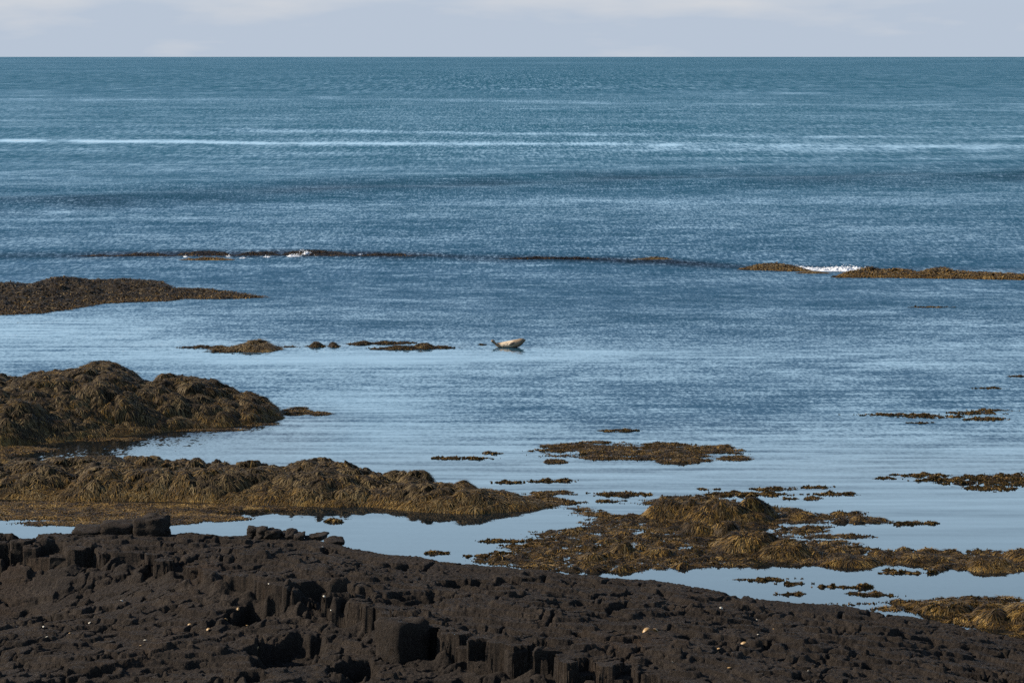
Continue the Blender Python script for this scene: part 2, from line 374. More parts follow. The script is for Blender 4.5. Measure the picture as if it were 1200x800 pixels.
def drape(name, V, nr, nc, count, mat, parent, zmin=0.0, L=(.18, .42), Wd=(.018, .038), lift=.035, seed=0, tint0=.45, bias=None, tvar=.5):
    """fronds laid down the slope of a surface grid V (nr*nc, 3)"""
    rng = np.random.default_rng(seed + 100)
    G = V.reshape(nr, nc, 3)
    A = G[:-1, :-1]; B = G[:-1, 1:]; Cc = G[1:, :-1]; Dd = G[1:, 1:]
    nrm = np.cross(B - A, Cc - A); ar = np.linalg.norm(nrm, axis=-1)
    nrm = nrm / (ar[..., None] + 1e-12); nrm *= np.sign(nrm[..., 2:3] + 1e-9)
    w = ar * (np.minimum(np.minimum(A[..., 2], B[..., 2]), Cc[..., 2]) > zmin)
    if bias is not None: w = w * bias(A)
    w = w.ravel(); w = w / w.sum()
    idx = rng.choice(len(w), count, p=w); i, j = np.unravel_index(idx, ar.shape)
    a = rng.random(count)[:, None]; b = rng.random(count)[:, None]
    P = (A[i, j] * (1 - a) + B[i, j] * a) * (1 - b) + (Cc[i, j] * (1 - a) + Dd[i, j] * a) * b
    N = nrm[i, j]
    down = np.stack([N[:, 0] * N[:, 2], N[:, 1] * N[:, 2], N[:, 2] ** 2 - 1], 1)
    th = np.pi * 2 * fbm(P[:, 0] / 1.3, P[:, 1] / 1.3, 2, seed + 4) * 1.6 + rng.normal(0, .45, count)
    rnd = np.stack([np.cos(th), np.sin(th), 0 * th], 1)
    D = down * 3.2 + rnd * 0.45 + rng.normal(0, .18, (count, 3))
    D -= N * (D * N).sum(1)[:, None]; D /= np.linalg.norm(D, axis=1)[:, None] + 1e-9
    ln = rng.uniform(*L, count); wd = rng.uniform(*Wd, count)
    tint = tint0 + tvar * fbm(P[:, 0] / .6, P[:, 1] / .7, 4, seed + 8, .7) * 1.6 + rng.normal(0, .14, count) + (rng.random(count) > .95) * .2
    return ribbons(name, P, D, N, ln, wd, lift * rng.uniform(.3, 1.6, count), tint, mat, parent)

def interp(pts, px): return np.interp(px, [p[0] for p in pts], [p[1] for p in pts])

def islet(name, label, sil, front, px0, px1, k=.5, steep=2.2, back=.8, step=2.0, rows=60, lump=.13, lw=.8, fronds=30000, seed=0,
          cat='rock', gold=0, zmax=9, group=None, tint0=.66, L=(.08, .32), Wd=(.009, .025), lift=.02, rough=.42):
    px = np.arange(px0, px1 + .1, step); n = len(px)
    ps = interp(sil, px); pf = interp(front, px)
    pf = np.maximum(pf, ps + 0.15)
    Yf = at(px, pf)[1]
    zc = np.minimum(k * (pf - ps) * Yf / F, zmax)
    Yc = (H_CAM - zc) / slope(ps)
    dpt = np.maximum(Yc - Yf, 0.3)
    tt = np.concatenate([[-.12], np.linspace(0, 1, rows) ** 1.25, 1 + np.linspace(0.06, 1, rows // 3)])
    V = np.zeros((len(tt), n, 3))
    for r, t in enumerate(tt):
        if t < 0: z = np.full(n, -.25); Y = Yf - .12 * np.minimum(dpt, 2)
        elif t <= 1: z = zc * (1 - (1 - t) ** steep); Y = Yf + dpt * t
        else: z = zc * (1 - (t - 1) ** 2 * 1.0) - .3 * (t - 1) ** 2; Y = Yc + back * dpt * (t - 1) + .3 * (t - 1)
        x = (px - 600) / F * (Y * CP + (H_CAM - z) * SP)
        V[r, :, 0] = x; V[r, :, 1] = Y; V[r, :, 2] = z
    X, Yy = V[..., 0], V[..., 1]
    wrp = .22 * lw * noise(X / lw * 1.7, Yy / lw * 1.7, seed + 5)
    lum = .75 * domes((X + wrp) / lw, (Yy + wrp) / (lw * 1.3), seed) + .5 * domes((X - wrp) / (lw * .42), (Yy + wrp) / (lw * .5), seed + 2) + .5 * fbm(X / (lw * 2.5), Yy / (lw * 3), 2, seed + 3)
    fine = fbm(X / (lw * .28), Yy / (lw * .28), 3, seed + 50, .55)
    env = np.clip(V[..., 2] / (.35 * max(lump / .13, .3)), 0, 1)
    # keep the crest near the photographed silhouette: lumps sink, little rises
    V[..., 2] += env * (lump * 2.2 * np.minimum(lum - 1.22, .22) + rough * lump * fine)
    V[..., 1] += env * lump * (.4 * fine - 1.1 * (lum - .4))
    tip = np.minimum(1, zc / .25)
    x0, y0 = float(np.mean(X)), float(np.mean(Yf))
    root = empty(name, (x0, y0, 0))
    tag(root, label, cat, group)
    Vl = V.reshape(-1, 3) - np.array([x0, y0, 0])
    mesh_obj('weedy_rock_mass', Vl, grid_faces(len(tt), n), UNDER, root)
    Gk = V.copy(); vis = Gk[: 1 + rows + rows // 8]
    vis = vis.reshape(-1, 3) - np.array([x0, y0, 0])
    nrv = 1 + rows + rows // 8
    drape('wrack_fronds', vis, nrv, n, fronds, WEED, root, seed=seed, zmin=-.02, tint0=tint0, L=L, Wd=Wd, lift=lift)
    if gold:
        drape('golden_fronds', vis, nrv, n, gold, GOLD, root, seed=seed + 1, zmin=-.02, tint0=.5, L=L, Wd=Wd, lift=lift,
              bias=lambda A: np.exp(-np.clip(A[..., 2], 0, 9) / .12) + .30 * (fbm(A[..., 0] / 1.2, A[..., 1] / 1.2, 3, seed + 9) > .05))
    return root

def weed_mat(name, label, ells, humps=(), res=(.055, .12), fronds=6000, gold=6000, seed=0, rag=.75, thick=.05, group=None, cat='seaweed', lump=.05, L=(.12, .3), Wd=(.015, .032), up=.5, nw=.8, tvar=.7, edge=.16):
    """a floating or grounded mat of weed, patchy at its edge: ells (cx, cy, rx, ry[, weight]) in photo pixels on the water plane"""
    ptsx, ptsy = [], []
    for e in ells:
        for sx in (-1.5, 1.5):
            for sy in (-1.5, 1.5):
                a, b = at(e[0] + sx * e[2], e[1] + sy * e[3]); ptsx.append(float(a)); ptsy.append(float(b))
    x0, x1, y0, y1 = min(ptsx) - .3, max(ptsx) + .3, min(ptsy) - .3, max(ptsy) + .3
    nc = int((x1 - x0) / res[0]) + 2; nr = int((y1 - y0) / res[1]) + 2
    X, Y = np.meshgrid(np.linspace(x0, x1, nc), np.linspace(y0, y1, nr))
    PX, PY = project(X, Y, 0.0)
    M = np.full(X.shape, -9.0)
    for e in ells:
        w = e[4] if len(e) > 4 else 1.0
        M = np.maximum(M, w * (1 - ((PX - e[0]) / e[2]) ** 2 - ((PY - e[1]) / e[3]) ** 2))
    M = np.maximum(M, -1.5)
    M = np.where(M > 0, np.minimum(M * 1.3, .9), M) + rag * (fbm(X / (nw * 1.7), Y / (nw * .8), 5, seed, .7) * 1.6 - .30)
    Z = np.clip(M - edge, -.6, .6) * thick * 1.6
    soft = sstep(edge, edge + .5, M)
    Z += soft * lump * (fbm(X / .55, Y / .6, 3, seed + 30, .5, 'billow') - .1) * 1.6
    for hx, hy, rx, ry, h in humps:
        cx, cy = at(hx, hy)
        r2 = ((X - cx + .25 * noise(X / .9, Y / .9, seed)) / (rx * cy / F)) ** 2 + ((Y - cy) / ry) ** 2
        hump = h * sstep(1.0, .3, np.sqrt(r2))
        Z = np.where(hump <= 0, Z, np.maximum(Z, hump * (.55 + .42 * domes(X / .6 + .3 * noise(X, Y, 3), Y / .8, seed + 77) + .3 * fbm(X / .3, Y / .35, 3, seed + 78)) + Z * .5))
    cxm, cym = (x0 + x1) / 2, (y0 + y1) / 2
    V = np.stack([X - cxm, Y - cym, Z], -1)
    fc = grid_faces(nr, nc); zf = Z.ravel()
    fc = fc[(zf[fc].max(1) > -.004)]
    used = np.unique(fc); remap = np.zeros(nr * nc, int); remap[used] = np.arange(len(used))
    root = empty(name, (cxm, cym, 0)); tag(root, label, cat, group)
    Vf = V.reshape(-1, 3)
    tag(mesh_obj('weed_bed', Vf[used], remap[fc], UNDER, root), kind='stuff')
    wide = dict(L=L, Wd=Wd, tvar=tvar)
    if fronds: drape('wrack_fronds', Vf, nr, nc, fronds, WEED, root, seed=seed, zmin=.002, lift=.02, tint0=.40, **wide)
    if gold: drape('golden_fronds', Vf, nr, nc, gold, GOLD, root, seed=seed + 3, zmin=.002, lift=.02, tint0=.46, **wide)
    # short tips standing out of the water, also just past the edge of the mat
    n = int((fronds + gold) * up * 1.5)
    rng = np.random.default_rng(seed + 900)
    w = (sstep(-.12, .2, M) * (M < .9) * (.04 + sstep(-.15, .3, noise(X / .28, Y / .13, seed + 41)))).ravel(); w /= w.sum()
    i = rng.choice(len(w), n, p=w)
    P = np.stack([X.ravel()[i] - cxm + rng.uniform(-.5, .5, n) * res[0], Y.ravel()[i] - cym + rng.uniform(-.5, .5, n) * res[1], np.maximum(Z.ravel()[i], -.01) - .02], 1)
    D = np.stack([rng.normal(0, .5, n), rng.normal(0, .5, n), rng.uniform(.25, 1.1, n)], 1); D /= np.linalg.norm(D, axis=1)[:, None]
    N = np.stack([rng.normal(0, .3, n), -np.ones(n), np.zeros(n)], 1); N /= np.linalg.norm(N, axis=1)[:, None]
    ribbons('upright_tips', P, D, N, rng.uniform(.03, .065, n), rng.uniform(.018, .04, n), np.full(n, .01), .45 + rng.normal(0, .2, n), GOLD if gold else WEED, root)
    return root

# ------------------------------------------------------------------ the foreground basalt shore
CREST = [(-200, 618), (0, 623), (40, 625), (90, 624), (200, 622), (290, 627), (340, 627), (380, 632), (420, 642), (470, 649), (520, 656), (580, 662), (640, 667), (690, 672),
         (740, 676), (790, 682), (850, 692), (900, 700), (960, 705), (1010, 712), (1060, 718), (1100, 728), (1150, 737), (1200, 748), (1400, 790)]
SCARP = [(-260, 628), (0, 631), (40, 636), (90, 639), (150, 645), (205, 655), (250, 672), (285, 682), (330, 692), (395, 703), (440, 716), (500, 737), (560, 753), (620, 764), (680, 778), (740, 790), (800, 803), (880, 822), (960, 842)]
DROPS = [(-260, .36), (0, .36), (80, .34), (200, .30), (260, .22), (300, .35), (400, .36), (450, .56), (620, .52), (700, .44), (800, .42), (960, .42)]
NX, NY = 1180, 640
gx = np.linspace(-13.2, 13.2, NX); gy = np.linspace(44.5, 68.0, NY)
GX, GY = np.meshgrid(gx, gy)
def bench(X, Y):
    px = np.clip(600 + F * X / (Y * CP + 10.6 * SP), -200, 1400)
    zc = np.interp(px, [0, 400, 600, 800, 1000, 1200, 1400], [1.35, 1.35, 1.25, 1.05, .82, .55, .3])
    Yb = (H_CAM - zc) / slope(interp(CREST, px)) - .1 + .22 * noise(X / .9, Y / 3, 3) * 1.2
    zb = np.interp(px, [0, 800, 1000, 1200, 1400], [1.5, 1.5, 1.4, 1.2, 1.0])
    z = zc + (zb - zc) * sstep(0, 9, Yb - Y)
    over = np.clip(Y - Yb, 0, None)
    return z - over * .95, Yb
sx, sy = [], []
for p in SCARP:
    a, b = at(p[0], p[1], 1.42); sx.append(float(a)); sy.append(float(b))
sx = np.array(sx); sy = np.array(sy)
def scarp_dist(X, Y):
    best = np.full(X.shape, 1e9); sgn = np.ones(X.shape); par = np.zeros(X.shape)
    for k in range(len(sx) - 1):
        ax, ay, bx, by = sx[k], sy[k], sx[k + 1], sy[k + 1]
        dx, dy = bx - ax, by - ay
        t = np.clip(((X - ax) * dx + (Y - ay) * dy) / (dx * dx + dy * dy), 0, 1)
        d = np.hypot(X - ax - t * dx, Y - ay - t * dy)
        m = d < best
        best = np.where(m, d, best); sgn = np.where(m, np.sign(dx * (Y - ay) - dy * (X - ax)), sgn)
        par = np.where(m, SCARP[k][0] + t * (SCARP[k + 1][0] - SCARP[k][0]), par)
    return best * sgn, par
# joint pattern of the columns: jittered cells, some missing so that sizes differ
CELL = .36
ci = np.arange(math.floor(-14.6 / CELL), math.ceil(14.6 / CELL) + 1); cj = np.arange(math.floor(42.8 / CELL), math.ceil(69.7 / CELL) + 1)
SI, SJ = np.meshgrid(ci, cj)
SX = (SI + RNG.uniform(.12, .88, SI.shape)) * CELL; SY = (SJ + RNG.uniform(.12, .88, SI.shape)) * CELL
GONE = RNG.random(SI.shape) < .16
SX = np.where(GONE, 1e6, SX)
SDc, PARc = scarp_dist(np.where(GONE, 0, SX), SY)
WOB = .28 * noise(SX * (~GONE) / 1.1, SY / 1.1, 12)
SDj = SDc + WOB
def nearest_cell(X, Y):
    i0 = np.floor(X / CELL).astype(int) - ci[0]; j0 = np.floor(Y / CELL).astype(int) - cj[0]
    best = np.full(X.shape, 1e9); bi = np.zeros(X.shape, int); bj = np.zeros(X.shape, int)
    for dj in (-2, -1, 0, 1, 2):
        for di in (-2, -1, 0, 1, 2):
            i = np.clip(i0 + di, 0, len(ci) - 1); j = np.clip(j0 + dj, 0, len(cj) - 1)
            d = (SX[j, i] - X) ** 2 + (SY[j, i] - Y) ** 2
            m = d < best; best = np.where(m, d, best); bi = np.where(m, i, bi); bj = np.where(m, j, bj)
    return bj, bi
zu, Yb = bench(GX, GY)
wx = GX + .07 * noise(GX / .3, GY / .3, 5) + .03 * noise(GX / .1, GY / .1, 6); wy = GY + .07 * noise(GX / .3, GY / .3, 8)
bj, bi = nearest_cell(wx, wy)
sdc = SDj[bj, bi]
SDg, PARg = scarp_dist(GX, GY)
drop = interp(DROPS, PARg)
COLW = .30                                                     # the row of columns standing along the edge
isup = sdc > 0
rimcol = (sdc > 0) & (sdc < COLW) & (np.abs(SDg) < 1.6)
# some of the rim columns are broken off lower down
BROKEN = np.where((SDj > 0) & (SDj < .22) & (RNG.random(SX.shape) < .3) & ((PARc < 270) | (PARc > 440)), RNG.uniform(.15, .75, SX.shape), 0.0)
BROKEN = np.where((SDj >= .22) & (SDj < .6) & (RNG.random(SX.shape) < .06), RNG.uniform(.15, .5, SX.shape), BROKEN)
soft_ = sstep(255, 285, PARg) * (1 - sstep(425, 450, PARg))                    # no columns here: a rough broken slope
isup = np.where(soft_ > .5, SDg + .35 * noise(GX / .55, GY / .55, 14) + .15 * noise(GX / .18, GY / .2, 15) > 0, isup)
rimcol = rimcol & (soft_ < .5)
low = ~isup
rise = .25 * sstep(1.0, 6.0, -SDg) + .13 * np.clip(GX + 4.2, -6, 0) * sstep(0, 2.5, -SDg)                             # the lower bench climbs gently away from the scarp
celltop = .05 * (RNG.random(SX.shape)[bj, bi] - .5)
Z = np.where(low, zu - drop + np.where(isup, 0, rise) , zu + (celltop - BROKEN[bj, bi] * drop) * (soft_ < .5) * sstep(1.6, .6, np.abs(SDg)))
foot = .22 * sstep(.9, 0, -SDg) * (~isup) * np.clip(noise(GX / .5, GY / .5, 41) + .15, 0, 1) * 1.4      # rubble at the foot
Z = Z + foot
# ledges
q = fbm(GX / 2.6 + .25 * GY, GY / 2.2, 4, 60, .6) * 4.5 + .35 * fbm(GX / .5, GY / .5, 3, 66)
fl = np.floor(q); fr = q - fl
led = .075 * (fl + sstep(.45, .55, fr))
inner = sstep(0, 1.2, Yb - GY)
Z += led * inner * (1 - .7 * (rimcol))
# lumps, clods and grit
# fabric: the rock is drawn out obliquely
ux = .8 * GX + .35 * GY; uy = -.35 * GX + .8 * GY
rug = fbm(GX / .75, GY / .95, 3, 70, .55, 'billow'); rug2 = fbm(ux / .42, uy / .26, 4, 74, .6, 'ridge'); grit = fbm(GX / .12, GY / .13, 3, 80, .6, 'billow')
calmness = (.35 + .65 * sstep(-.25, .3, fbm(GX / 3, GY / 3, 2, 90))) * (1 - .35 * sstep(1, 4, -SDg))
Z += (.046 * rug * calmness - .02) * np.clip(inner + .35, 0, 1)
grit2 = fbm(GX / .3, GY / .26, 4, 84, .68)
Z += (.022 * rug2 * calmness + .018 * grit + .013 * noise(GX / .055, GY / .075, 88) + .032 * grit2 * (.3 + .7 * calmness)) * np.where(rimcol, .4, 1)
# cracks and undercut seams, drawn out across the slope
for sc_, an, sd2, dep in ((1.7, 2.6, 101, .16), (.8, 2.0, 107, .09), (3.0, 3.5, 113, .22)):
    cn_ = noise(ux / (sc_ * an * .5) + .35 * noise(GX / .6, GY / .6, sd2 + 1), uy / (sc_ * .6) + .30 * noise(GX / .5, GY / .5, sd2 + 2), sd2)
    Z -= dep * sstep(.085, .02, np.abs(cn_)) * sstep(-.05, .25, noise(GX / 1.6, GY / 1.6, sd2 + 3)) * np.where(rimcol, 0, 1)
# scattered pits and hollows: (photo px, half-widths px across and metres deep-wise, depth)
for hx, hy, rx, ry, dp in ((292, 712, 30, .9, .55), (335, 748, 46, 1.3, .5), (415, 770, 34, 1.0, .4), (385, 706, 50, .6, .48), (505, 707, 60, .25, .2), (300, 790, 25, .5, .3), (60, 792, 40, .4, .25), (128, 787, 44, .7, .5), (178, 800, 34, .7, .4), (20, 640, 22, 1.0, .35),
                           (55, 648, 26, .8, .28), (25, 700, 40, .3, .12), (60, 690, 26, .35, .16), (860, 660, 40, .3, .1), (1070, 733, 42, .5, .22), (1035, 775, 34, .5, .22), (925, 795, 26, .5, .2),
                           (740, 702, 26, .4, .16), (830, 712, 30, .3, .14), (560, 683, 45, .35, .28), (640, 685, 55, .25, .2), (1155, 775, 30, .5, .2), (250, 738, 30, .3, .14), (700, 730, 50, .3, .12)):
    cx, cy = at(hx, hy, 1.2)
    a = (GX - cx + .22 * noise(GX / .45, GY / .45, 44) + .1 * noise(GX / .15, GY / .15, 45)) / (rx * cy / F); b = (GY - cy + .18 * noise(GX / .4, GY / .4, 46)) / ry
    rr = np.sqrt(a * a + b * b)
    Z -= dp * np.where(b > 0, sstep(1.05, .85, rr), sstep(1.1, .25, rr))
Z = np.where(GY > Yb, np.minimum(Z, zu + .1), Z)
Z = np.maximum(Z, -.8)
shore = mesh_obj('rocky_shore', np.stack([GX, GY, Z], -1).reshape(-1, 3), grid_faces(NY, NX), ROCK)
tag(shore, 'dark brown basalt shore along the bottom of the photo', kind='structure')
def ground_z(x, y):
    i = np.clip((x - gx[0]) / (gx[1] - gx[0]), 0, NX - 2); j = np.clip((y - gy[0]) / (gy[1] - gy[0]), 0, NY - 2)
    return float(Z[int(j), int(i)])
def on_shore(px, py):
    """walk along the sight line until it meets the shore"""
    prev = None
    for Yq in np.arange(45, 67.8, .03):
        z = H_CAM - slope(py) * Yq
        x = (px - 600) / F * (Yq * CP + (H_CAM - z) * SP)
        if ground_z(x, Yq) >= z: return x, float(Yq), ground_z(x, Yq)
    return None

# basalt columns along the scarp: each joint-bounded prism is a piece of its own
def clip_poly(poly, mx_, my_, nx_, ny_):
    res = []
    for k in range(len(poly)):
        p, q_ = poly[k], poly[(k + 1) % len(poly)]
        dp = (p[0] - mx_) * nx_ + (p[1] - my_) * ny_; dq = (q_[0] - mx_) * nx_ + (q_[1] - my_) * ny_
        if dp <= 0: res.append(p)
        if (dp < 0) != (dq < 0) and dp != dq:
            t = dp / (dp - dq); res.append((p[0] + t * (q_[0] - p[0]), p[1] + t * (q_[1] - p[1])))
    return res
def column(cx, cy, poly, z0, z1, name, parent, rng, seg=.11):
    pts = []
    m = len(poly)
    for k in range(m):                                           # rounded corners, points along every side
        p = np.array(poly[k]); q_ = np.array(poly[(k + 1) % m])
        for s in (.06, .35, .65, .94): pts.append(p + (q_ - p) * s)
    pts = np.array(pts) - (cx, cy); n = len(pts)
    zs = list(np.arange(z0, z1 - .05, seg)) + [z1 - .035, z1 - .008]
    rings = []
    lean = rng.uniform(-.03, .03, 2)
    for r, zz in enumerate(zs):
        sc = .965 + (.02 * math.sin(zz * 23 + cx * 9)) - (0 if r < len(zs) - 2 else (.01 if r == len(zs) - 2 else .035))
        ring = pts * (sc + .035) + lean * (zz - z0)
        ang = np.arctan2(ring[:, 1], ring[:, 0])
        bump = 1 + .06 * noise(ang * 1.7 + cx * 5, zz * 7 + 0 * ang, 2) + 0.035 * noise(ang * 6 + cx * 5, zz * 9 + 0 * ang, 3)
        rings.append(np.column_stack([ring * bump[:, None], zz + (.03 * noise(ring[:, 0] * 6 + cx, ring[:, 1] * 6 + cy, 4) if r >= len(zs) - 2 else 0 * ang)]))
    for sc in (.6, .25):
        ring = pts * sc + lean * (z1 - z0)
        rings.append(np.column_stack([ring, z1 + .012 + .05 * noise(ring[:, 0] * 7 + cx * 3, ring[:, 1] * 7 + cy, 5)]))
    V = np.concatenate(rings + [np.array([[lean[0] * (z1 - z0), lean[1] * (z1 - z0), z1 + .01]])])
    fs = []
    R_ = len(rings)
    for r in range(R_ - 1):
        for k in range(n):
            fs.append((r * n + k, r * n + (k + 1) % n, (r + 1) * n + (k + 1) % n, (r + 1) * n + k))
    for k in range(n): fs.append(((R_ - 1) * n + k, (R_ - 1) * n + (k + 1) % n, R_ * n))
    V = V + np.array([0, 0, -z0])
    o = mesh_obj(name, V, fs, ROCK, parent, smooth=False, loc=(cx, cy, z0))
    return o
rngc = np.random.default_rng(5)
ncol = 0
for j in range(2, len(cj) - 2):
    for i in range(2, len(ci) - 2):
        if GONE[j, i] or not (0 < SDj[j, i] < COLW) or abs(SDc[j, i]) > 1.2: continue
        cx, cy = SX[j, i], SY[j, i]
        if PARc[j, i] > 900 or 265 < PARc[j, i] < 440: continue
        if not (-40 < project(cx, cy, 1.3)[0] < 1240): continue
        poly = [(cx - 1, cy - 1), (cx + 1, cy - 1), (cx + 1, cy + 1), (cx - 1, cy + 1)]
        for dj in (-2, -1, 0, 1, 2):
            for di in (-2, -1, 0, 1, 2):
                if (di or dj) and not GONE[j + dj, i + di]:
                    ox, oy = SX[j + dj, i + di], SY[j + dj, i + di]
                    poly = clip_poly(poly, (cx + ox) / 2, (cy + oy) / 2, ox - cx, oy - cy)
                    if len(poly) < 3: break
            if len(poly) < 3: break
        if len(poly) < 3: continue
        zt = float(bench(np.array(cx), np.array(cy))[0]); dr = float(interp(DROPS, PARc[j, i]))
        top = zt + 0
        top -= BROKEN[j, i] * dr
        ii = int(np.clip((cx - gx[0]) / (gx[1] - gx[0]), 0, NX - 1)); jj = int(np.clip((cy + .35 - gy[0]) / (gy[1] - gy[0]), 0, NY - 1))
        top += float(led[jj, ii]) - .07
        column(cx, cy, poly, zt - dr - .35, top, 'basalt_column', shore, rngc)
        ncol += 1

# loose or upstanding blocks on the crest
def block(name, label, px, py_base, wpx, hpx, depth, seed, cat='rock', group=None, sharp=4.0, turn=None, soft=1.0):
    p = on_shore(px, py_base)
    if p is None: p = (*[float(v) for v in at(px, py_base, 1.3)], 1.3)
    x, y, zz = p
    s = F / y
    w, h = wpx / s, hpx / s
    rng = np.random.default_rng(seed)
    nu, nv = 28, 16
    V = []
    for a in range(nv + 1):
        th = math.pi * a / nv
        for b in range(nu):
            ph = 2 * math.pi * b / nu
            d = np.array([math.sin(th) * math.cos(ph), math.sin(th) * math.sin(ph), math.cos(th)])
            k = (np.abs(d) ** sharp).sum() ** (-1 / sharp)              # a rounded box
            V.append(d * k)
    V = np.array(V)
    nz = soft * .16 * noise(V[:, 0] * 1.3 + seed, V[:, 1] * 1.3 + V[:, 2] * 1.7, seed) + .07 * noise(V[:, 0] * 4 + V[:, 2] * 3, V[:, 1] * 4 + seed, seed + 3) + .035 * noise(V[:, 0] * 9 + V[:, 2] * 8, V[:, 1] * 9 - V[:, 2] * 6, seed + 9)
    V = V * (1 + nz[:, None])
    skew = rng.uniform(-.15, .15)
    V = V * np.array([w / 2, depth / 2, h * .62]); V[:, 0] += V[:, 2] * skew; V[:, 2] += h * .36
    V[:, 2] += .02 * np.round(3 * noise(V[:, 0] * 2, V[:, 1] * 2, seed)) 
    fs = [(a * nu + b, a * nu + (b + 1) % nu, (a + 1) * nu + (b + 1) % nu, (a + 1) * nu + b) for a in range(nv) for b in range(nu)]
    fs = [f[::-1] for f in fs]
    o = mesh_obj(name, V, fs, ROCK, loc=(x, y, zz)); tag(o, label, cat, group)
    o.rotation_euler.z = rng.uniform(-.25, .25) if turn is None else turn
    return o
block('rock_block', 'tall square black block, right-hand one of the pair on the shore crest', 178, 625, 35, 21, .8, 31, sharp=7)
block('rock_block', 'long low black block leaning towards the square block on the crest', 140, 624, 40, 13, .8, 32, sharp=6)
block('rock_block', 'thin low slab at the left end of the blocks on the crest', 104, 624, 36, 7, 1.0, 33, sharp=5)
block('rock_block', 'small step of stone against the right side of the tall square block', 193, 625, 14, 8, .6, 34, sharp=5)
block('rock_block', 'broad angular block with a sunlit left face, starting the lower columned step', 472, 770, 50, 44, .8, 36, sharp=18, turn=-.85, soft=.35)
CRB = [(297, 627, 12, 12, 'leftmost upright knob of the black row on the crest by the pool'), (307, 628, 11, 13, 'tallest upright knob of the black row on the crest'),
       (320, 628, 15, 11, 'widest stone of the black row on the crest by the pool'), (332, 628, 9, 7, 'small low stone after the widest one in the black row'),
       (341, 629, 10, 8, 'rounded stone next to the split stone in the black row'), (351, 630, 10, 7, 'split low stone near the right end of the black row'),
       (371, 631, 18, 6, 'flat stone standing apart right of the black row'), (392, 636, 18, 6, 'last flat stone of the black row, where the crest dips')]
for k, (px, py, w, h, lb) in enumerate(CRB):
    block('rock_block', lb, px, py, w * 1.25, h * .82, .6, 40 + k, group='row of black stones on the crest', sharp=5)

# pale shells lying on the shore
def make_shell_mat(name, c):
    m, t, b = new_mat(name); n = objnoise(t, 60, 3)
    r = ramp(t, [(.3, tuple(v * .6 for v in c)), (.7, c)]); t.links.new(n.outputs[0], r.inputs[0]); t.links.new(r.outputs[0], b.inputs['Base Color'])
    b.inputs['Roughness'].default_value = .5; return m
PALE = make_shell_mat('pale_shell', (.62, .55, .42)); TAN = make_shell_mat('tan_shell', (.42, .25, .09))
def shell_mesh(name, mat, ribs=9):
    V = []; n = ribs * 2
    for r, (rad, z) in enumerate(((1.0, 0.0), (.86, .18), (.6, .36), (.28, .5))):
        for k in range(n):
            a = 2 * math.pi * k / n; q_ = rad * (1 + (.09 if k % 2 else -.05)); V.append((q_ * math.cos(a), .75 * q_ * math.sin(a), z))
    V.append((.05, 0, .55))
    fs = [(r * n + k, r * n + (k + 1) % n, (r + 1) * n + (k + 1) % n, (r + 1) * n + k) for r in range(3) for k in range(n)] + [(3 * n + k, 3 * n + (k + 1) % n, 4 * n) for k in range(n)]
    o = mesh_obj(name, np.array(V), fs, mat); return o
SH = [(143, 705, 4.5, 0), (51, 735, 3, 0), (55, 748, 3, 0), (105, 731, 3.2, 0), (82, 744, 3.2, 1), (170, 751, 4, 0), (222, 734, 4.6, 1), (244, 743, 6, 1), (279, 722, 4.4, 1), (265, 728, 4, 1), (290, 736, 3.6, 1),
      (302, 768, 4, 1), (380, 716, 4, 0), (388, 718, 2.5, 0), (845, 713, 5, 0), (842, 762, 5, 1), (871, 754, 7, 1), (907, 738, 4.5, 1), (888, 744, 3, 0), (855, 783, 5, 1), (947, 787, 3, 0), (887, 727, 2.6, 0), (165, 758, 3, 1), (788, 777, 2.6, 0),
      (315, 687, 2.6, 0), (378, 643, 2.4, 0), (757, 739, 10, 2), (768, 739, 8, 2)]
proto = {}
for px, py, wpx, c in SH:
    p = on_shore(px, py)
    if p is None: continue
    if c not in proto: o = shell_mesh('shell', PALE if c == 0 else TAN); proto[c] = o
    else: o = proto[c].copy(); COL.objects.link(o)
    s = wpx / (F / p[1]) * .55
    o.location = (p[0], p[1], p[2] + .01); o.scale = (s, s, s * .9); o.rotation_euler = (random.uniform(-.5, .5), random.uniform(-.6, .1), random.uniform(0, 6))
    lb = ('white limpet shell lying on the dark basalt shore', 'tan shell lying on the dark basalt shore', 'orange-brown shell scrap, one of two side by side on the shore')[c]
    if c == 2: lb = 'larger left one of two orange-brown shell scraps on the shore' if wpx > 9 else 'smaller right one of two orange-brown shell scraps on the shore'
    if (px, py) == (845, 713): lb = 'white shell nearest the lower pool, high on the right of the shore'
    if (px, py) == (378, 643): lb = 'white shell on the upper ledge below the row of black stones'
    if (px, py) == (947, 787): lb = 'white shell farthest right, low near the bottom of the photo'
    if (px, py) == (143, 705): lb = 'white shell highest on the lower left slope of the shore'
    if (px, py) == (871, 754): lb = 'largest tan shell on the right half of the shore'
    if (px, py) == (907, 738): lb = 'tan shell farthest right on the shore'
    if (px, py) == (244, 743): lb = 'largest tan shell on the left half of the shore'
    if (px, py) == (82, 744): lb = 'tan shell farthest left on the shore'
    if (px, py) == (302, 768): lb = 'tan shell lowest on the left half, below the dark hollow'
    tag(o, lb, 'shell', ('white shells scattered on the shore', 'tan shells scattered on the shore', 'pair of orange shell scraps')[c])

